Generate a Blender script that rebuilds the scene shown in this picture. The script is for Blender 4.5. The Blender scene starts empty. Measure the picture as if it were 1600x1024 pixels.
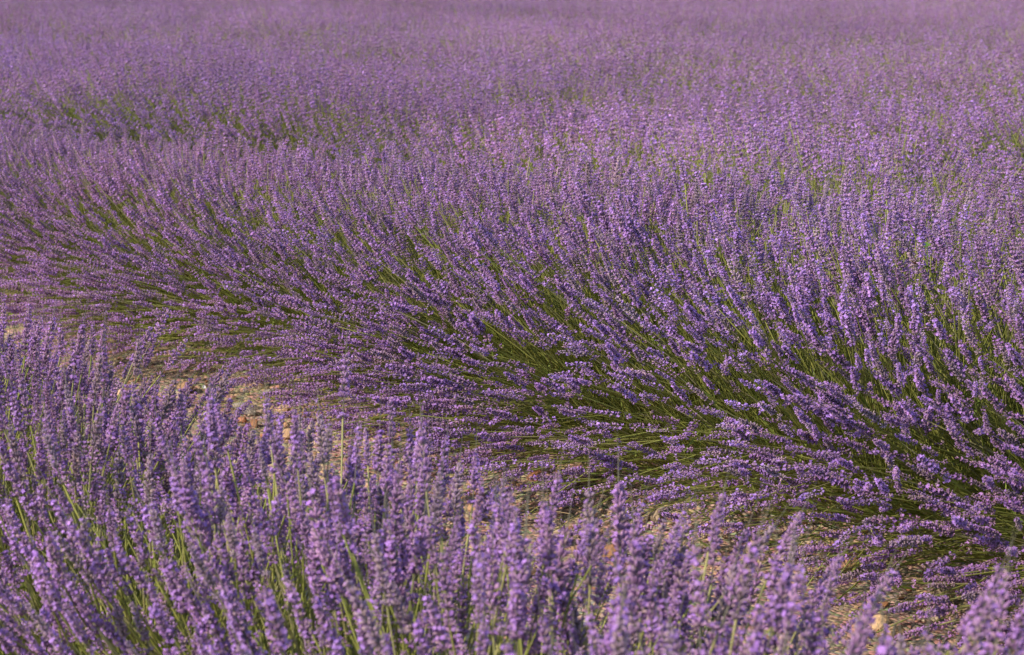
import bpy, math, random
import numpy as np
from mathutils import Matrix, Vector, Euler

# ------------------------------------------------------------------ camera, sky, sun, exposure
SC = bpy.context.scene
COL = SC.collection
R = math.radians
W, H = 1600.0, 1024.0
FPX = 2800.0                       # focal length in photo pixels
HORIZON_Y = -60.0
CAM_Z = 1.2
PITCH = math.atan((H/2-HORIZON_Y)/FPX)
cd = bpy.data.cameras.new('camera'); cam = bpy.data.objects.new('camera', cd); COL.objects.link(cam)
cam.location = (0, 0, CAM_Z); cam.rotation_euler = (math.pi/2-PITCH, 0, 0)
cd.sensor_width = 36; cd.lens = 36*FPX/W; cd.clip_start = 0.02; cd.clip_end = 2000
cd.dof.use_dof = True; cd.dof.focus_distance = 3.6; cd.dof.aperture_fstop = 9.0
SC.camera = cam

SUN_AZ = math.atan2(-0.50, -0.86)  # the sun stands to the left, a little behind the camera
SUN_EL = R(37)
world = bpy.data.worlds.new('World'); SC.world = world; world.use_nodes = True
nt = world.node_tree
sky = nt.nodes.new('ShaderNodeTexSky'); sky.sky_type = 'NISHITA'; sky.sun_disc = False
sky.sun_elevation = SUN_EL; sky.sun_rotation = math.pi/2-SUN_AZ
bg = nt.nodes['Background']; bg.inputs['Strength'].default_value = 0.15
nt.links.new(sky.outputs[0], bg.inputs['Color'])
sl = bpy.data.lights.new('sun', 'SUN'); sl.energy = 3.6; sl.angle = R(0.55); sl.color = (1.0, 0.87, 0.70)
sun = bpy.data.objects.new('sun', sl); COL.objects.link(sun)
sdir = Vector((math.cos(SUN_AZ)*math.cos(SUN_EL), math.sin(SUN_AZ)*math.cos(SUN_EL), math.sin(SUN_EL)))
sun.rotation_euler = sdir.to_track_quat('Z', 'Y').to_euler(); sun.location = sdir*30
SC.view_settings.view_transform = 'Standard'; SC.view_settings.look = 'None'
SC.view_settings.gamma = 1.0; SC.view_settings.use_curve_mapping = False
SC.view_settings.exposure = 0.68
SC.render.engine = 'CYCLES'
SC.cycles.max_bounces = 3; SC.cycles.diffuse_bounces = 2; SC.cycles.glossy_bounces = 1; SC.cycles.transmission_bounces = 2; SC.cycles.transparent_max_bounces = 2
SC.cycles.use_denoising = True

# ------------------------------------------------------------------ layout of the rows
ANG = R(42)                                    # the rows run this far left of straight ahead
U = np.array([-math.sin(ANG), math.cos(ANG)])  # along a row
N = np.array([math.cos(ANG), math.sin(ANG)])   # across the rows, away from the camera
def row_xy(n, s): return N*n+U*s
def ray(px, py):
    v = Vector(((px-W/2)/FPX, 1.0, -(py-H/2)/FPX))
    c, s = math.cos(-PITCH), math.sin(-PITCH)
    return Vector((v.x, v.y*c-v.z*s, v.y*s+v.z*c))
def at_height(px, py, z):                      # where a pixel's ray meets a height
    d = ray(px, py); t = (z-CAM_Z)/d.z
    return Vector((0, 0, CAM_Z))+d*t
def at_row(px, py, n):                         # where a pixel's ray meets the vertical sheet at distance n across the rows
    d = ray(px, py); t = n/(d.x*N[0]+d.y*N[1])
    return Vector((0, 0, CAM_Z))+d*t

# ------------------------------------------------------------------ materials
def leafy_material(name, rough, trans, spread, sheen=0.0, noise=0.0):
    m = bpy.data.materials.new(name); m.use_nodes = True
    t = m.node_tree; p = t.nodes['Principled BSDF']; out = t.nodes['Material Output']
    at = t.nodes.new('ShaderNodeVertexColor'); at.layer_name = 'Col'
    oi = t.nodes.new('ShaderNodeObjectInfo')
    mr = t.nodes.new('ShaderNodeMapRange'); mr.inputs[3].default_value = 1-spread; mr.inputs[4].default_value = 1+spread
    t.links.new(oi.outputs['Random'], mr.inputs[0])
    hs = t.nodes.new('ShaderNodeHueSaturation')
    tn = t.nodes.new('ShaderNodeMix'); tn.data_type = 'RGBA'; tn.blend_type = 'MULTIPLY'; tn.inputs[0].default_value = 1
    t.links.new(at.outputs['Color'], tn.inputs[6]); t.links.new(oi.outputs['Color'], tn.inputs[7]); t.links.new(tn.outputs[2], hs.inputs['Color']); t.links.new(mr.outputs[0], hs.inputs['Value'])
    mh = t.nodes.new('ShaderNodeMapRange'); mh.inputs[3].default_value = 0.5-spread*.05; mh.inputs[4].default_value = 0.5+spread*.05
    mm = t.nodes.new('ShaderNodeMath'); mm.operation = 'FRACT'
    mx = t.nodes.new('ShaderNodeMath'); mx.operation = 'MULTIPLY'; mx.inputs[1].default_value = 7.31
    t.links.new(oi.outputs['Random'], mx.inputs[0]); t.links.new(mx.outputs[0], mm.inputs[0])
    t.links.new(mm.outputs[0], mh.inputs[0]); t.links.new(mh.outputs[0], hs.inputs['Hue'])
    t.links.new(hs.outputs[0], p.inputs['Base Color'])
    p.inputs['Roughness'].default_value = rough
    p.inputs['Specular IOR Level'].default_value = 0.25
    p.inputs['Sheen Weight'].default_value = sheen; p.inputs['Sheen Roughness'].default_value = 0.5
    if trans > 0:
        tr = t.nodes.new('ShaderNodeBsdfTranslucent'); t.links.new(hs.outputs[0], tr.inputs['Color'])
        mix = t.nodes.new('ShaderNodeMixShader'); mix.inputs[0].default_value = trans
        t.links.new(p.outputs[0], mix.inputs[1]); t.links.new(tr.outputs[0], mix.inputs[2])
        t.links.new(mix.outputs[0], out.inputs['Surface'])
    return m
M_FLOWER = leafy_material('lavender_flower', 0.75, 0.28, 0.16)
M_STEM = leafy_material('lavender_stem', 0.55, 0.20, 0.18)
M_LEAF = leafy_material('lavender_leaf', 0.6, 0.35, 0.12)
M_STONE = leafy_material('stone', 0.85, 0.0, 0.15)
M_PLAIN = leafy_material('weed_leaf', 0.55, 0.3, 0.05)

def stone_detail():
    t = M_STONE.node_tree; p = t.nodes['Principled BSDF']
    n = t.nodes.new('ShaderNodeTexNoise'); n.inputs['Scale'].default_value = 90; n.inputs['Detail'].default_value = 6
    tc = t.nodes.new('ShaderNodeTexCoord'); t.links.new(tc.outputs['Object'], n.inputs['Vector'])
    b = t.nodes.new('ShaderNodeBump'); b.inputs['Strength'].default_value = 0.5; b.inputs['Distance'].default_value = 0.003
    t.links.new(n.outputs[0], b.inputs['Height']); t.links.new(b.outputs[0], p.inputs['Normal'])
stone_detail()

def soil_material():
    m = bpy.data.materials.new('stony_soil'); m.use_nodes = True
    t = m.node_tree; p = t.nodes['Principled BSDF']
    tc = t.nodes.new('ShaderNodeTexCoord')
    n1 = t.nodes.new('ShaderNodeTexNoise'); n1.inputs['Scale'].default_value = 3.0; n1.inputs['Detail'].default_value = 8
    n2 = t.nodes.new('ShaderNodeTexVoronoi'); n2.inputs['Scale'].default_value = 85
    n3 = t.nodes.new('ShaderNodeTexNoise'); n3.inputs['Scale'].default_value = 120; n3.inputs['Detail'].default_value = 8
    for n in (n1, n2, n3): t.links.new(tc.outputs['Object'], n.inputs['Vector'])
    cr = t.nodes.new('ShaderNodeValToRGB'); t.links.new(n1.outputs[0], cr.inputs[0])
    cr.color_ramp.elements[0].position = .35; cr.color_ramp.elements[0].color = (.24, .135, .072, 1)
    cr.color_ramp.elements[1].position = .68; cr.color_ramp.elements[1].color = (.47, .305, .18, 1)
    mx = t.nodes.new('ShaderNodeMix'); mx.data_type = 'RGBA'; mx.blend_type = 'OVERLAY'; mx.inputs[0].default_value = .45
    t.links.new(cr.outputs[0], mx.inputs[6]); t.links.new(n2.outputs['Color'], mx.inputs[7])
    hs = t.nodes.new('ShaderNodeHueSaturation'); hs.inputs['Saturation'].default_value = .75
    t.links.new(mx.outputs[2], hs.inputs['Color']); t.links.new(hs.outputs[0], p.inputs['Base Color'])
    b1 = t.nodes.new('ShaderNodeBump'); b1.inputs['Strength'].default_value = .8; b1.inputs['Distance'].default_value = .008; b1.invert = True
    t.links.new(n2.outputs['Distance'], b1.inputs['Height'])
    b2 = t.nodes.new('ShaderNodeBump'); b2.inputs['Strength'].default_value = .5; b2.inputs['Distance'].default_value = .006
    t.links.new(n3.outputs[0], b2.inputs['Height']); t.links.new(b1.outputs[0], b2.inputs['Normal'])
    t.links.new(b2.outputs[0], p.inputs['Normal'])
    p.inputs['Roughness'].default_value = .9
    return m
M_SOIL = soil_material()

# ------------------------------------------------------------------ mesh helpers (numpy)
def build_mesh(name, V, F, C, mats, mi=None, smooth=True):
    V = np.asarray(V, np.float32); F = np.asarray(F, np.int32)
    me = bpy.data.meshes.new(name)
    me.vertices.add(len(V)); me.vertices.foreach_set('co', V.ravel())
    me.loops.add(F.size); me.loops.foreach_set('vertex_index', F.ravel())
    me.polygons.add(len(F))
    me.polygons.foreach_set('loop_start', np.arange(0, F.size, 3, dtype=np.int32))
    me.polygons.foreach_set('loop_total', np.full(len(F), 3, np.int32))
    for m in mats: me.materials.append(m)
    if mi is not None: me.polygons.foreach_set('material_index', np.asarray(mi, np.int32))
    me.polygons.foreach_set('use_smooth', np.full(len(F), smooth, bool))
    a = me.color_attributes.new('Col', 'FLOAT_COLOR', 'POINT')
    c4 = np.ones((len(V), 4), np.float32); c4[:, :3] = C
    a.data.foreach_set('color', c4.ravel())
    me.update(calc_edges=True)
    return me
class Soup:
    def __init__(s): s.v, s.f, s.c, s.m, s.n = [], [], [], [], 0
    def add(s, V, F, C, mat=0):
        V = np.asarray(V, float); F = np.asarray(F, int)
        C = np.broadcast_to(np.asarray(C, float), V.shape)
        s.v.append(V); s.f.append(F+s.n); s.c.append(C); s.m.append(np.full(len(F), mat)); s.n += len(V)
    def arrays(s): return np.concatenate(s.v), np.concatenate(s.f), np.concatenate(s.c), np.concatenate(s.m)
    def mesh(s, name, mats, smooth=True):
        v, f, c, m = s.arrays(); return build_mesh(name, v, f, c, mats, m, smooth)
def norm(a): return a/np.maximum(np.linalg.norm(a, axis=-1, keepdims=True), 1e-9)
def frames(d, roll=None):
    d = norm(d); up = np.where(np.abs(d[:, 2:3]) > .95, np.array([[1., 0, 0]]), np.array([[0, 0, 1.]]))
    x = norm(np.cross(up, d)); y = np.cross(d, x)
    if roll is not None:
        c, s = np.cos(roll)[:, None], np.sin(roll)[:, None]
        x, y = x*c+y*s, -x*s+y*c
    return x, y, d
def stamp(T, F, pos, x, y, z):        # copies of a template at many frames
    V = pos[:, None, :]+T[None, :, 0:1]*x[:, None, :]+T[None, :, 1:2]*y[:, None, :]+T[None, :, 2:3]*z[:, None, :]
    n, k = V.shape[:2]
    return V.reshape(-1, 3), (F[None]+(np.arange(n)*k)[:, None, None]).reshape(-1, 3)
def lathe(sides, zs, rs, cap=True):
    V, F = [], []
    for z, r in zip(zs, rs):
        for k in range(sides):
            a = 2*math.pi*k/sides; V.append((r*math.cos(a), r*math.sin(a), z))
    for i in range(len(zs)-1):
        for k in range(sides):
            a, b = i*sides+k, i*sides+(k+1) % sides
            F += [(a, b, b+sides), (a, b+sides, a+sides)]
    if cap:
        V.append((0, 0, zs[-1]+.06)); t = len(V)-1; i = (len(zs)-1)*sides
        for k in range(sides): F.append((i+k, i+(k+1) % sides, t))
    return np.array(V, float), np.array(F, int)

# ------------------------------------------------------------------ flower spikes
CAL_A = np.array((.325, .166, .365)); CAL_B = np.array((.500, .300, .495)); TAN = np.array((.44, .32, .28)); SPENT = np.array((.37, .30, .33))
COR_A = np.array((.340, .165, .560)); COR_B = np.array((.470, .260, .680))
CAL_HI = lathe(5, (0, .3, .75, 1.0), (.45, 1.0, .9, .62))
CAL_MD = lathe(4, (0, .45, 1.0), (.45, 1.05, .6), cap=True)
BIP = (np.array([(0, 0, 0), (1, 0, .5), (0, 1, .5), (-1, 0, .5), (0, -1, .5), (0, 0, 1.1)], float),
       np.array([(0, 2, 1), (0, 3, 2), (0, 4, 3), (0, 1, 4), (5, 1, 2), (5, 2, 3), (5, 3, 4), (5, 4, 1)]))
def petal_template():
    V, F = [], []
    for k, (a, l) in enumerate(((60, 1.15), (120, 1.15), (200, .85), (270, .95), (340, .85))):
        a = R(a); c, s = math.cos(a), math.sin(a); b = len(V)
        V += [(0, 0, .0), (.55*l*c-.34*s, .55*l*s+.34*c, .35), (l*c, l*s, .30), (.55*l*c+.34*s, .55*l*s-.34*c, .35)]
        F += [(b, b+1, b+2), (b, b+2, b+3)]
    return np.array(V), np.array(F)
PETAL_HI = petal_template()
PETAL_LO = (np.array([(0, 0, 0), (1, .3, .35), (-.2, 1, .35), (-.9, -.2, .35), (.2, -1, .35)], float), np.array([(0, 1, 2), (0, 2, 3), (0, 3, 4)]))

def make_spike(seed, lod):
    """one lavender spike along +z: whorls of calyces, open florets between them. Returns arrays."""
    g = np.random.default_rng(seed); S = Soup()
    nw = {0: g.integers(8, 11), 1: g.integers(7, 9), 2: 7, 3: 5, 4: 4}[lod]
    per = {0: 10, 1: 8, 2: 5, 3: 4, 4: 3}[lod]
    L = .070*g.uniform(.85, 1.15)
    zs = np.linspace(0, L*.93, nw)**1.0
    if g.random() < .6: zs[0] -= g.uniform(.010, .022)         # a whorl standing apart below
    pos, d, ln, wd, cc, openf = [], [], [], [], [], []
    bloom = g.uniform(.14, .52); spent = 0.
    if seed % 9 == 5: bloom, spent = .08, g.uniform(.3, .6)       # a few have gone over
    for i, z in enumerate(zs):
        t = max(0, z/L)
        k = per if i < nw-1 else max(3, per-3)
        rad = 1.0-.50*max(0, (t-.45)/.55)**1.4
        if i == 0: rad *= .85
        a0 = g.uniform(0, 6.28)
        for j in range(k):
            a = a0+j*2*math.pi/k+g.normal(0, .22); el = R(g.uniform(12, 52)+28*t)
            dd = np.array((math.cos(a)*math.cos(el), math.sin(a)*math.cos(el), math.sin(el)))
            pos.append((.0012*math.cos(a), .0012*math.sin(a), z+g.normal(0, .0012)))
            d.append(dd); ln.append(.0078*rad*g.uniform(.8, 1.2)); wd.append(.00138*(.75+.25*rad)*g.uniform(.85, 1.15))
            q = g.random(); c = CAL_A*(1-q)+CAL_B*q
            c = c*(1-spent)+SPENT*spent
            if g.random() < .14+.15*spent: c = c*.35+TAN*.65
            cc.append(c*g.uniform(.8, 1.15)); openf.append(g.random() < bloom)
    pos = np.array(pos); d = np.array(d); ln = np.array(ln); wd = np.array(wd); cc = np.array(cc); openf = np.array(openf)
    if lod == 1: wd *= 1.12
    if lod == 2: wd *= 1.5
    if lod == 3: wd *= 1.9; ln *= 1.1
    if lod == 4: wd *= 2.6; ln *= 1.25
    x, y, z = frames(d, g.uniform(0, 6.28, len(d)))
    T, F = {0: CAL_HI, 1: CAL_MD}.get(lod, BIP)
    V, FF = stamp(T, F, pos, x*wd[:, None], y*wd[:, None], z*ln[:, None])
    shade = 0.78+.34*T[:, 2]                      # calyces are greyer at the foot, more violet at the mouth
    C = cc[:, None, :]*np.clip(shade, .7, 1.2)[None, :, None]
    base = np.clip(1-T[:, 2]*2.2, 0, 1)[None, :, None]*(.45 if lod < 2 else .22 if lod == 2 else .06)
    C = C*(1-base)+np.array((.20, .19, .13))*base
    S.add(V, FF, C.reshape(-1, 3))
    o = np.where(openf)[0]
    if len(o):
        T, F = PETAL_HI if lod == 0 else PETAL_LO
        sz = g.uniform(.0023, .0036, len(o))*{0: 1, 1: 1.05, 2: 1.15, 3: 1.3, 4: 1.5}[lod]
        q = g.random(len(o))[:, None]; C = (COR_A*(1-q)+COR_B*q)*g.uniform(.8, 1.2, (len(o), 1))
        dd = norm(d[o]+g.normal(0, .25, (len(o), 3))); x, y, z = frames(dd, g.uniform(0, 6.28, len(o)))
        V, FF = stamp(T, F, pos[o]+d[o]*(ln[o]*.92)[:, None], x*sz[:, None], y*sz[:, None], z*sz[:, None]*.9)
        S.add(V, FF, np.repeat(C, len(T), 0))
    # the axis of the spike
    if lod < 2:
        V, F = lathe(4, (zs[0]-.004, L), (.0011, .0006)); S.add(V, F, (.19, .17, .13))
    v, f, c, m = S.arrays()
    v[:, 2] -= zs[0]                               # origin at the lowest whorl
    return v, f, c
SPIKE = {0: [make_spike(100+i, 0) for i in range(14)], 1: [make_spike(200+i, 1) for i in range(8)],
         2: [make_spike(300+i, 2) for i in range(8)], 3: [make_spike(402+i, 3) for i in range(6)], 4: [make_spike(504+i, 4) for i in range(6)]}
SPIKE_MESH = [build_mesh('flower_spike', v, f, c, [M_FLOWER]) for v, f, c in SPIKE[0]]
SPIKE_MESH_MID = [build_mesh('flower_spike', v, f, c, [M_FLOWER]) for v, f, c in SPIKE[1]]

# ------------------------------------------------------------------ stems
ST_A = np.array((.225, .260, .055)); ST_B = np.array((.385, .395, .105)); ST_DRY = np.array((.45, .41, .21))
def stem_mesh(st, bd, tp, g, pale):
    seg = 6; t = np.linspace(0, 1, seg+1)[:, None]
    P = (1-t)**2*st+2*t*(1-t)*bd+t*t*tp
    z = norm((tp-st)[None]); x, y, _ = frames(z); r = (.00165-.00040*t)*g.uniform(.85, 1.2)
    a = np.arange(4)*math.pi/2+.4
    V = P[:, None, :]+r[:, None]*(np.cos(a)[None, :, None]*x[0]+np.sin(a)[None, :, None]*y[0])
    c = ST_A+(ST_B-ST_A)*g.random()
    if g.random() < pale: c = c*.4+ST_DRY*.6
    return build_mesh('flower_stem', V.reshape(-1, 3), STEM_F, np.tile(c, (4*(seg+1), 1)), [M_STEM])
STEM_F = np.array([q for i in range(6) for k in range(4) for q in
                   ((i*4+k, i*4+(k+1) % 4, i*4+(k+1) % 4+4), (i*4+k, i*4+(k+1) % 4+4, i*4+k+4))])

def stalks(g, n, dims, phis, clumps, along=.42, jit=.06, arch=.8, sig=7.0, root=.50):
    """n stalks of a plant. x across the row, y along it, z up. Returns start, bend and tip points."""
    a, b = dims
    k = clumps
    cphi = g.uniform(phis[0], phis[1], k); cal = g.uniform(-1, 1, k); clen = g.normal(1, .05, k)
    w = g.integers(0, k, n)
    phi = R(1)*(cphi[w]+g.normal(0, sig, n)); al = cal[w]+g.normal(0, .16, n)
    odd = g.random(n) < .10; phi = np.where(odd, phi+g.normal(0, .30, n), phi); al = np.where(odd, al+g.normal(0, .5, n), al)
    L = clen[w]*np.clip(g.normal(1, jit, n), .74, 1.16)
    dx, dz = np.sin(phi), np.cos(phi)
    tip = np.stack((a*dx*L, along*al*(.55+.45*L), .10+b*np.maximum(dz, -.03)*L+.02), 1)
    tip[:, 2] = np.maximum(tip[:, 2], .05+.05*g.random(n))
    st = np.stack((a*root*np.sin(phi)*g.random(n)**.4+g.normal(0, .03, n), .22*al+g.normal(0, .05, n), .05+.10*g.random(n)), 1)
    d = tip-st; ln = np.linalg.norm(d, axis=1, keepdims=True)
    lift = np.array([0, 0, 1.])[None]*(.12+.25*np.abs(np.sin(phi))[:, None]**2)*ln
    bend = (st+tip)/2+lift*g.uniform(.3, 1.0, (n, 1))*arch+g.normal(0, .012, (n, 3))
    return st, bend, tip
def tubes(st, bd, tp, g, seg, r0, r1, sides=3):
    n = len(st); ts = np.linspace(0, 1, seg+1); V = []
    x, y, z = frames(tp-st, g.uniform(0, 6, n))
    for t in ts:
        p = (1-t)**2*st+2*t*(1-t)*bd+t*t*tp; r = r0*(1-t)+r1*t
        for k in range(sides):
            a = 2*math.pi*k/sides; V.append(p+x*(r*math.cos(a))+y*(r*math.sin(a)))
    V = np.stack(V, 1); kk = V.shape[1]; F = []
    for i in range(seg):
        for k in range(sides):
            a, b = i*sides+k, i*sides+(k+1) % sides; F += [(a, b, b+sides), (a, b+sides, a+sides)]
    F = np.array(F); q = g.random((n, 1)); C = (ST_A*(1-q)+ST_B*q)*g.uniform(.8, 1.2, (n, 1))
    dry = g.random(n) < .10; C[dry] = ST_DRY*.8
    return V.reshape(-1, 3), (F[None]+(np.arange(n)*kk)[:, None, None]).reshape(-1, 3), np.repeat(C, kk, 0)
def add_spikes(S, g, tip, d, lod, mat, scale):
    w = g.integers(0, len(SPIKE[lod]), len(tip)); sc = np.clip(g.normal(1, .17, len(tip)), .55, 1.4)*scale
    x, y, z = frames(d, g.uniform(0, 6.28, len(tip)))
    tone = g.uniform(.82, 1.16, (len(tip), 1))*np.array((1, 1, 1))+g.normal(0, .03, (len(tip), 3))
    for k, (v, f, c) in enumerate(SPIKE[lod]):
        i = np.where(w == k)[0]
        if not len(i): continue
        V, F = stamp(v, f, tip[i], x[i]*sc[i][:, None], y[i]*sc[i][:, None], z[i]*sc[i][:, None])
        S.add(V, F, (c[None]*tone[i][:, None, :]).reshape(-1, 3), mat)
def joined_stalks(name, seed, n, dims, phis, lod, seg, clumps, jit=.07, along=.42, rad=.0014, scale=1.1):
    g = np.random.default_rng(seed); S = Soup()
    st, bd, tp = stalks(g, n, dims, phis, clumps, along=along, jit=jit)
    V, F, C = tubes(st, bd, tp, g, seg, rad*1.1, rad*.8); S.add(V, F, C, 0)
    add_spikes(S, g, tp, norm(tp-bd)+g.normal(0, .10, tp.shape), lod, 1, scale)
    return S.mesh(name, [M_STEM, M_FLOWER])
def foliage_mesh(seed, n, dims, big=1.0):
    g = np.random.default_rng(seed); S = Soup()
    st, bd, tp = stalks(g, n, dims, (-92, 92), 60, jit=.2)
    t = g.uniform(.18, .62, (n, 1)); p = st*(1-t)+tp*t+g.normal(0, .02, (n, 3)); p[:, 2] = np.maximum(p[:, 2], .012)
    d = norm(norm(tp-st)+g.normal(0, .28, (n, 3))+np.array((0, 0, .12)))
    x, y, z = frames(d, g.uniform(0, 6.28, n)); L = g.uniform(.035, .085, (n, 1))*big; w = g.uniform(.0016, .0030, (n, 1))*big
    T = np.array([(0, -.6, 0), (0, .6, 0), (.35, -1, .5), (.35, 1, .5), (0, 0, 1.0)]); F = np.array([(0, 1, 3), (0, 3, 2), (2, 3, 4)])
    V, FF = stamp(T, F, p, x*w*2, y*w, z*L)
    q = g.random((n, 1)); C = np.array((.135, .195, .038))*(1-q)+np.array((.275, .330, .075))*q
    dry = (g.random(n) < .12) & (t[:, 0] < .45); C[dry] = np.array((.27, .19, .09))
    S.add(V, FF, np.repeat(C, 5, 0))
    return S.mesh('foliage', [M_LEAF], smooth=False)

# ------------------------------------------------------------------ tagging
def tag(o, label=None, cat=None, group=None, kind=None):
    if label: o['label'] = label
    if cat: o['category'] = cat
    if group: o['group'] = group
    if kind: o['kind'] = kind
    return o
def link(name, me, parent=None, kind=None):
    o = bpy.data.objects.new(name, me); COL.objects.link(o)
    if parent is not None: o.parent = parent
    if kind: o['kind'] = kind
    return o

# ------------------------------------------------------------------ ground with its stones
def ground():
    def axis(lo, hi):
        fine = np.arange(lo, hi, .07); out = [hi]
        while out[-1] < 400: out.append(out[-1]*1.0+max(.3, (out[-1]-hi)*.6+.3))
        neg = [lo]
        while neg[-1] > -400: neg.append(neg[-1]-max(.3, (lo-neg[-1])*.6+.3))
        return np.array(sorted(set(np.round(list(fine)+out+neg, 4))))
    xs, ys = axis(-4, 4), axis(0, 8)
    X, Y = np.meshgrid(xs, ys); g = np.random.default_rng(5)
    Z = .010*np.sin(X*5.1+1.3*np.sin(Y*3))+.010*np.sin(Y*6.3+X*2)+g.normal(0, .004, X.shape)
    far = (np.abs(X) > 5) | (Y > 9) | (Y < -1); Z[far] = 0
    V = np.stack((X, Y, Z-.012), -1).reshape(-1, 3); nx = len(xs); i = np.arange(len(ys)-1)[:, None]*nx+np.arange(nx-1)[None]
    i = i.ravel(); F = np.concatenate((np.stack((i, i+1, i+nx+1), 1), np.stack((i, i+nx+1, i+nx), 1)))
    o = link('ground', build_mesh('ground', V, F, np.full((len(V), 3), .3), [M_SOIL]), kind='structure')
    return o
GROUND = ground()
def ico(sub):
    import bmesh
    bm = bmesh.new(); bmesh.ops.create_icosphere(bm, subdivisions=sub, radius=1)
    V = np.array([v.co[:] for v in bm.verts]); F = np.array([[v.index for v in f.verts] for f in bm.faces]); bm.free()
    return V, F
STONE_COL = np.array([(.47, .36, .25), (.44, .34, .24), (.40, .24, .14), (.36, .17, .09), (.45, .35, .25), (.33, .29, .25), (.47, .31, .19)])
def stone_shape(g, sub):
    V, F = ico(sub); V = V.copy()
    for _ in range(7):                            # knock flats off a ball
        d = norm(g.normal(0, 1, 3)); k = g.uniform(.55, .85); h = V@d; V -= np.outer(np.maximum(0, h-k)*.9, d)
    V *= np.array((g.uniform(.8, 1.2), g.uniform(.7, 1.0), g.uniform(.45, .7))); V += g.normal(0, .025, V.shape)
    return V, F
def stones():
    g = np.random.default_rng(11); protos = []
    for i in range(14):
        V, F = stone_shape(g, 2 if i < 7 else 2); c = STONE_COL[i % 7]*g.uniform(.85, 1.15)
        protos.append(build_mesh('stone', V, F, np.tile(c, (len(V), 1))*g.uniform(.85, 1.15, (len(V), 1)), [M_STONE], smooth=False))
    for i in range(300):
        n = g.uniform(1.8, 2.85); s = g.uniform(-.1, 4.6); p = row_xy(n, s); r = .010+.022*g.random()**1.6
        if i < 30: r = g.uniform(.020, .030)
        o = link('stone', protos[g.integers(0, 14)], GROUND); o.location = (p[0], p[1], r*.22-.010)
        o.rotation_euler = (g.normal(0, .2), g.normal(0, .2), g.uniform(0, 6.28)); o.scale = (r, r, r)
    S = Soup(); T = [stone_shape(g, 1) for _ in range(8)]; m = 9000
    n = g.uniform(1.3, 3.1, m); s = g.uniform(-.5, 6.5, m); r = .0025+.008*g.random(m)**2.5; k = g.integers(0, 8, m); a = g.uniform(0, 6.28, m)
    for j, (V, F) in enumerate(T):
        i = np.where(k == j)[0]; P = np.stack((N[0]*n[i]+U[0]*s[i], N[1]*n[i]+U[1]*s[i], r[i]*.3-.008), 1)
        x = np.stack((np.cos(a[i]), np.sin(a[i]), 0*a[i]), 1); y = np.stack((-np.sin(a[i]), np.cos(a[i]), 0*a[i]), 1); z = np.zeros_like(x); z[:, 2] = 1
        VV, FF = stamp(V, F, P, x*r[i][:, None], y*r[i][:, None], z*r[i][:, None])
        C = STONE_COL[g.integers(0, 7, len(i))]*g.uniform(.7, 1.15, (len(i), 1)); S.add(VV, FF, np.repeat(C, len(V), 0))
    link('pebbles', S.mesh('pebbles', [M_STONE], smooth=False), GROUND, 'stuff')
stones()
def litter():
    g = np.random.default_rng(21); m = 900; n = g.uniform(1.5, 2.95, m); s = g.uniform(-.3, 6.0, m); a = g.uniform(0, 6.28, m); L = g.uniform(.02, .13, m)
    P = np.stack((N[0]*n+U[0]*s, N[1]*n+U[1]*s, .004+.012*g.random(m)), 1); d = np.stack((np.cos(a)*L, np.sin(a)*L, g.normal(0, .012, m)), 1)
    S = Soup(); V, F, C = tubes(P-d/2, P+g.normal(0, .006, (m, 3)), P+d/2, g, 3, .0011, .0008)
    q = np.repeat(g.random((m, 1)), 12, 0); S.add(V, F, np.array((.42, .33, .19))*(1-q)+np.array((.22, .15, .09))*q)
    m = 1500; n = g.uniform(1.5, 2.95, m); s = g.uniform(-.3, 6.0, m); P = np.stack((N[0]*n+U[0]*s, N[1]*n+U[1]*s, .003+.008*g.random(m)), 1)
    x, y, z = frames(norm(g.normal(0, .5, (m, 3))+np.array((0, 0, 1.)))); r = g.uniform(.0012, .0030, (m, 1)); T, F = BIP
    V, F = stamp(T-np.array((0, 0, .5)), F, P, x*r, y*r, z*r); q = np.repeat(g.random((m, 1)), 6, 0)
    S.add(V, F, np.array((.34, .24, .36))*(1-q)+np.array((.30, .22, .17))*q)
    link('plant_litter', S.mesh('plant_litter', [M_STONE], smooth=False), GROUND, 'stuff')
litter()

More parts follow.
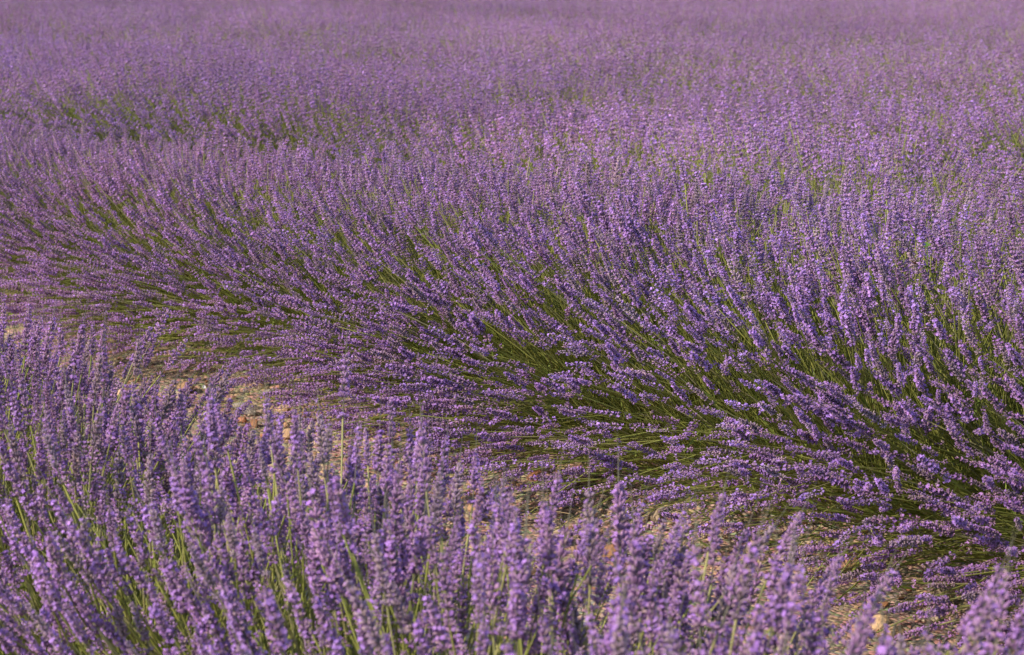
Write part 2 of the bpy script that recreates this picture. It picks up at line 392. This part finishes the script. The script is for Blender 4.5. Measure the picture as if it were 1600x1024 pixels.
# ------------------------------------------------------------------ lavender plants near the camera: every stalk in view is a part
REST = [joined_stalks('flower_stalks', 700+i, 740, (.64, .60), (-88, 80), 2, 3, 100, jit=.10, scale=.86) for i in range(3)]
FOL = [foliage_mesh(800+i, 1500, (.60, .56)) for i in range(4)]
def tint_of(g):
    v = g.normal(1, .05); k = g.normal(0, .022); return (v*(1+k), v, v*(1-k*.7), 1)
NEAR = []                                       # every spike's middle, for what sits on it
def near_plant(seed, n, s, dims, phis, count, label, group, mid=False, along=.42, spike=1.12, clumps=44, arch=.8, up=0., pale=.15, sig=7., rest=None, jit=.06):
    g = np.random.default_rng(seed); rnd = random.Random(seed)
    root = bpy.data.objects.new('lavender_plant', None); COL.objects.link(root); root.empty_display_size = .1
    p = row_xy(n, s); root.location = (p[0], p[1], 0); root.rotation_euler = (0, 0, ANG+g.normal(0, .05))
    RM = Matrix.Translation(root.location)@root.rotation_euler.to_matrix().to_4x4()
    tag(root, label, 'lavender', group)
    tint = tint_of(g); root.color = tint
    fx, fz = dims[0]/.64, dims[1]/.60
    f = link('foliage', FOL[seed % 4], root); f.scale = (fx, 1, fz); f.rotation_euler.z = math.pi*(seed % 2)
    rest = rest or REST
    q = link('flower_stalks', rest[(seed*5+1) % len(rest)], root, 'stuff'); q.scale = (fx*.98, 1, fz*.97); q.color = tint; q.rotation_euler.z = math.pi*((seed//2) % 2)
    st, bd, tp = stalks(g, count, dims, phis, clumps, along=along, arch=arch, sig=sig, jit=jit)
    SP = SPIKE_MESH_MID if mid else SPIKE_MESH
    D = norm(norm(tp-bd)*(1-up)+np.array((0, 0, 1.))*up+g.normal(0, .07, tp.shape)); X, Y, Z = frames(D, g.uniform(0, 6.28, count))
    for i in range(count):
        so = link('flower_stem', stem_mesh(st[i], bd[i], tp[i], g, pale), root)
        e = min(1.4, max(.6, rnd.gauss(1, .16)))*spike; e2 = e*rnd.uniform(.9, 1.08); m = np.eye(4)
        m[:3, 0], m[:3, 1], m[:3, 2], m[:3, 3] = X[i]*e2, Y[i]*e2, Z[i]*e, tp[i]
        po = link('flower_spike', SP[rnd.randrange(len(SP))], so); po.matrix_basis = Matrix(m); po.color = tint
        NEAR.append(RM@Vector(tp[i]+Z[i]*.045))
    return root
REST1 = [joined_stalks('flower_stalks', 720+i, 480, (.64, .60), (-80, 75), 2, 3, 80, jit=.12, scale=.88) for i in range(3)]
C1, C2, GAP = 1.27, 3.20, 1.50
G1 = 'lavender plants in the row before the stony strip'
for k in range(10):
    s = -.10+.45*k
    near_plant(20+k, C1+.03*math.sin(k*2.1), s, ((.42, .42, .42, .42, .42, .41, .42, .44, .44, .44)[k], (.30, .31, .33, .36, .36, .345, .36, .37, .38, .38)[k]), (-70, 70), 300,
               'lavender plant with upright spikes in the row before the stony strip', G1, along=.38, spike=1.02 if k < 4 else .88,
               arch=-.15, up=.14, pale=.45, sig=13, rest=REST1, jit=.14, clumps=44)
G2 = 'lavender plants splaying over the stony strip'
for k in range(15):
    s = .8+.47*k; t = min(1, max(0, (s-2.0)/4.7)); hgt = .51*(1-t)+.365*t; lat = .76*(1-t)+.58*t
    near_plant(60+k, C2+.03*math.sin(k*1.3), s, (lat, hgt), (-88, 30), 110 if k == 11 else 300,
               ('tall lavender plant with green stalks fanning low over the stony strip' if k < 6 else
                'low lavender plant with flattened stalks where the row behind the stony strip dips'),
               G2, mid=k > 5, along=.42, spike=.87, clumps=44, arch=.15, up=.06, sig=5.5)

# ------------------------------------------------------------------ the rows behind, one object for each plant
MIDM = [joined_stalks('flower_stalks', 900+i, 980, (.78, .45), (-95, 78), 3, 3, 180, jit=.09, scale=.98) for i in range(3)]
MIDS = joined_stalks('flower_stalks', 930, 420, (.62, .45), (-40, 75), 3, 3, 60, jit=.09, scale=.98)
FARM = [joined_stalks('lavender_plant', 950+i, 760, (.78, .46), (-88, 85), 4, 1, 80, jit=.09, along=.5, rad=.0016, scale=.98) for i in range(5)]
NUM = ['first', 'second', 'third', 'fourth', 'fifth', 'sixth', 'seventh', 'eighth', 'ninth', 'tenth', 'eleventh', 'twelfth', 'thirteenth', 'fourteenth',
       'fifteenth', 'sixteenth', 'seventeenth', 'eighteenth', 'nineteenth', 'twentieth']
def field():
    g = np.random.default_rng(77); spots = []
    for r in range(3, 40):
        n = C2+GAP*(r-2)-.22
        for s in np.arange(-60, 90, .48):
            p = row_xy(n+.05*math.sin(s*.8+r)+g.normal(0, .02), s+g.normal(0, .04))
            if p[1] < 2 or p[1] > 62: continue
            if abs(p[0]) > p[1]*.2857*1.06+.9: continue
            if g.random() < .015: continue
            spots.append((p[1], p[0], r, g.random(), g.integers(0, 1000)))
    spots.sort()
    fars = []; things = 0; first = None
    for (y, x, r, q, k) in spots:
        sc = .92+.2*q
        flip = math.pi*(k % 2)
        if things >= 278: fars.append((x, y, sc, ANG+flip, k)); continue
        label = 'lavender plant in the %s row behind the row that splays over the stones' % NUM[r-3]
        group = 'lavender plants in the %s row behind' % NUM[r-3]
        if r <= 4:
            o = bpy.data.objects.new('lavender_plant', None); COL.objects.link(o); o.empty_display_size = .1
            f = link('foliage', FOL[k % 4], o); f.scale = (.62, 1, .42); f.rotation_euler.z = flip
            pxx = W/2+FPX*x/y; bare = r == 3 and pxx > 1250
            if bare: f.scale = (1.2, 1, .95)
            link('flower_stalks', MIDS if bare else MIDM[(k//4) % 3], o, 'stuff').color = tint_of(g)
            o.rotation_euler = (0, 0, ANG+g.normal(0, .06))
        else:
            o = link('lavender_plant', FARM[k % 5]); o.rotation_euler = (0, 0, ANG+flip+g.normal(0, .06))
            o.color = tint_of(g); first = first or {}; first.setdefault(k % 5, o)
        o.location = (x, y, 0); o.scale = (sc, 1, sc); tag(o, label, 'lavender', group); things += 1
    return fars, first
FARS, PROTO = field()
def far_field():
    n = len(FARS); me = bpy.data.meshes.new('far_lavender'); me.from_pydata([(a[0], a[1], 0) for a in FARS], [], [])
    rot = me.attributes.new('turn', 'FLOAT', 'POINT'); rot.data.foreach_set('value', [a[3] for a in FARS])
    si = me.attributes.new('size', 'FLOAT', 'POINT'); si.data.foreach_set('value', [a[2] for a in FARS])
    ki = me.attributes.new('pick', 'INT', 'POINT'); ki.data.foreach_set('value', [int(a[4]) % len(PROTO) for a in FARS])
    o = link('far_lavender', me, kind='stuff')
    tag(o, 'far lavender rows merging into an even purple carpet', 'lavender')
    ng = bpy.data.node_groups.new('far_lavender', 'GeometryNodeTree')
    ng.interface.new_socket('Geometry', in_out='INPUT', socket_type='NodeSocketGeometry')
    ng.interface.new_socket('Geometry', in_out='OUTPUT', socket_type='NodeSocketGeometry')
    gi, go = ng.nodes.new('NodeGroupInput'), ng.nodes.new('NodeGroupOutput'); L = ng.links.new
    jo = ng.nodes.new('GeometryNodeJoinGeometry')
    for k in sorted(PROTO):
        oi = ng.nodes.new('GeometryNodeObjectInfo'); oi.inputs['Object'].default_value = PROTO[k]; oi.inputs['As Instance'].default_value = True
        L(oi.outputs['Geometry'], jo.inputs[0])
    ip = ng.nodes.new('GeometryNodeInstanceOnPoints'); ip.inputs['Pick Instance'].default_value = True
    def attr(nm, ty):
        a = ng.nodes.new('GeometryNodeInputNamedAttribute'); a.data_type = ty; a.inputs['Name'].default_value = nm; return a.outputs['Attribute']
    cx = ng.nodes.new('ShaderNodeCombineXYZ'); L(attr('turn', 'FLOAT'), cx.inputs[2])
    cs = ng.nodes.new('ShaderNodeCombineXYZ'); sz = attr('size', 'FLOAT'); L(sz, cs.inputs[0]); L(sz, cs.inputs[2]); cs.inputs[1].default_value = 1
    L(gi.outputs[0], ip.inputs['Points']); L(jo.outputs[0], ip.inputs['Instance']); L(attr('pick', 'INT'), ip.inputs['Instance Index'])
    L(cx.outputs[0], ip.inputs['Rotation']); L(cs.outputs[0], ip.inputs['Scale']); L(ip.outputs[0], go.inputs[0])
    o.modifiers.new('rows', 'NODES').node_group = ng
far_field()

# ------------------------------------------------------------------ small things among the flowers
def weed(px, py, n, count, label, flower=False, size=.02, col=(.30, .42, .06)):
    p = at_row(px, py, n); g = np.random.default_rng(int(px)); h = p.z
    root = bpy.data.objects.new('bindweed', None); COL.objects.link(root); root.location = (p.x, p.y, 0); root.empty_display_size = .05
    tag(root, label, 'weed')
    S = Soup(); st = np.array([(.02, .03, -.01)]); tp = np.array([(0, 0, h)]); bd = np.array([(.02, -.01, h*.5)])
    V, F, C = tubes(st, bd, tp, g, 6, .0016, .0010, 5); S.add(V, F, (.16, .22, .05)); link('stem', S.mesh('stem', [M_STEM]), root)
    T = np.array([(0, 0, 0), (.5, -.35, -.04), (.62, .1, .10), (.38, .65, .08), (0, 1.15, -.12), (-.38, .65, .08), (-.62, .1, .10), (-.5, -.35, -.04), (0, .55, -.03)])
    F = np.array([(0, 1, 8), (1, 2, 8), (2, 3, 8), (3, 4, 8), (4, 5, 8), (5, 6, 8), (6, 7, 8), (7, 0, 8)])
    for i in range(count):
        a = g.uniform(0, 6.28) if i else -1.4; r = size*g.uniform(.8, 1.15)
        t = 1-.022*i/max(h, .1); q = (1-t)**2*st[0]+2*t*(1-t)*bd[0]+t*t*tp[0]
        o = link('leaf', build_mesh('leaf', T*r, F, np.tile(np.array(col)*g.uniform(.75, 1.1), (9, 1)), [M_PLAIN]), root)
        o.location = q; o.rotation_euler = Euler((g.uniform(.5, 1.1), g.normal(0, .3), a+1.57), 'XYZ')
    if flower:
        V, F = lathe(10, (0, .35, .75, 1.0), (.08, .16, .5, 1.0), cap=False)
        o = link('flower', build_mesh('flower', V*.005, F, np.full((len(V), 3), (.78, .74, .76)), [M_PLAIN]), root)
        o.location = (0, 0, h); o.rotation_euler = (.9, 0, .5)
weed(318, 606, 2.42, 5, 'small bindweed with one pale flower at the edge of the stony strip', True, .009, (.22, .28, .07))
weed(16, 494, 2.55, 2, 'thin weed with a yellow green leaf above the low lavender', False, .014, (.32, .42, .06))
weed(1449, 384, 2.98, 3, 'thin weed with a dark green leaf among tall lavender spikes', False, .009, (.10, .20, .03))
def bee(px, py, label):
    best = None
    for q in NEAR:
        v = q-Vector((0, 0, CAM_Z)); c, s_ = math.cos(PITCH), math.sin(PITCH); y = v.y*c-v.z*s_; z = v.y*s_+v.z*c
        d = math.hypot(W/2+FPX*v.x/y-px, H/2-FPX*z/y-py)
        if d < 26 and v.length > 2.4 and (best is None or v.length < best[0]): best = (v.length, q)
    if best is None: return
    to = (Vector((0, 0, CAM_Z))-best[1]).normalized()+Vector((-.3, 0, .2)); to.normalize()
    root = bpy.data.objects.new('honey_bee', None); COL.objects.link(root); root.location = best[1]+to*.0145; root.empty_display_size = .02
    root.rotation_euler = (.5, 0, 2.2); tag(root, label, 'bee')
    def blob(nm, c, r, col, stripe=False):
        zz = np.linspace(-1, 1, 13); V, F = lathe(10, zz, np.sqrt(np.maximum(.02, 1-zz**2)))
        C = np.tile(np.array(col), (len(V), 1))
        if stripe: C[(np.floor((V[:, 2]+1)*3) % 2) == 0] = (.05, .03, .015)
        o = link(nm, build_mesh(nm, V[:, [0, 2, 1]]*np.array(r), F[:, ::-1], C, [M_STONE]), root); o.location = c
    blob('abdomen', (0, -.006, 0), (.0026, .0045, .0025), (.50, .22, .05), True)
    blob('thorax', (0, 0, .0003), (.0022, .0024, .0022), (.42, .24, .08)); blob('head', (0, .0032, -.0002), (.0017, .0012, .0016), (.06, .04, .03))
    for sx in (-1, 1):
        T = np.array([(0, 0, 0), (.002, .0005, 0), (.0035, -.005, .0005), (.0028, -.0085, .0004), (.0010, -.0075, .0002)])*np.array((sx, 1, 1))
        F = np.array([(0, 1, 2), (0, 2, 3), (0, 3, 4)]); o = link('wing', build_mesh('wing', T, F, np.full((5, 3), (.5, .45, .38)), [M_PLAIN]), root)
        o.location = (sx*.001, .0005, .0024); o.rotation_euler = (0, -.25*sx, 0)
        for y in (-.001, .0005, .002):
            g = np.random.default_rng(3); V, F, C = tubes(np.array([(sx*.0014, y, -.001)]), np.array([(sx*.004, y*1.6, .0)]), np.array([(sx*.0045, y*2, -.0045)]), g, 4, .0003, .0002, 4)
            link('leg', build_mesh('leg', V, F, np.full((len(V), 3), (.07, .045, .02)), [M_STONE]), root)
bee(1406, 405, 'honey bee on a tall lavender spike near the crest of the row')
bee(1262, 696, 'honey bee on a leaning lavender spike above the bare green stalks')
print('objects', len(bpy.data.objects), 'tris', sum(len(m.polygons) for m in bpy.data.meshes))
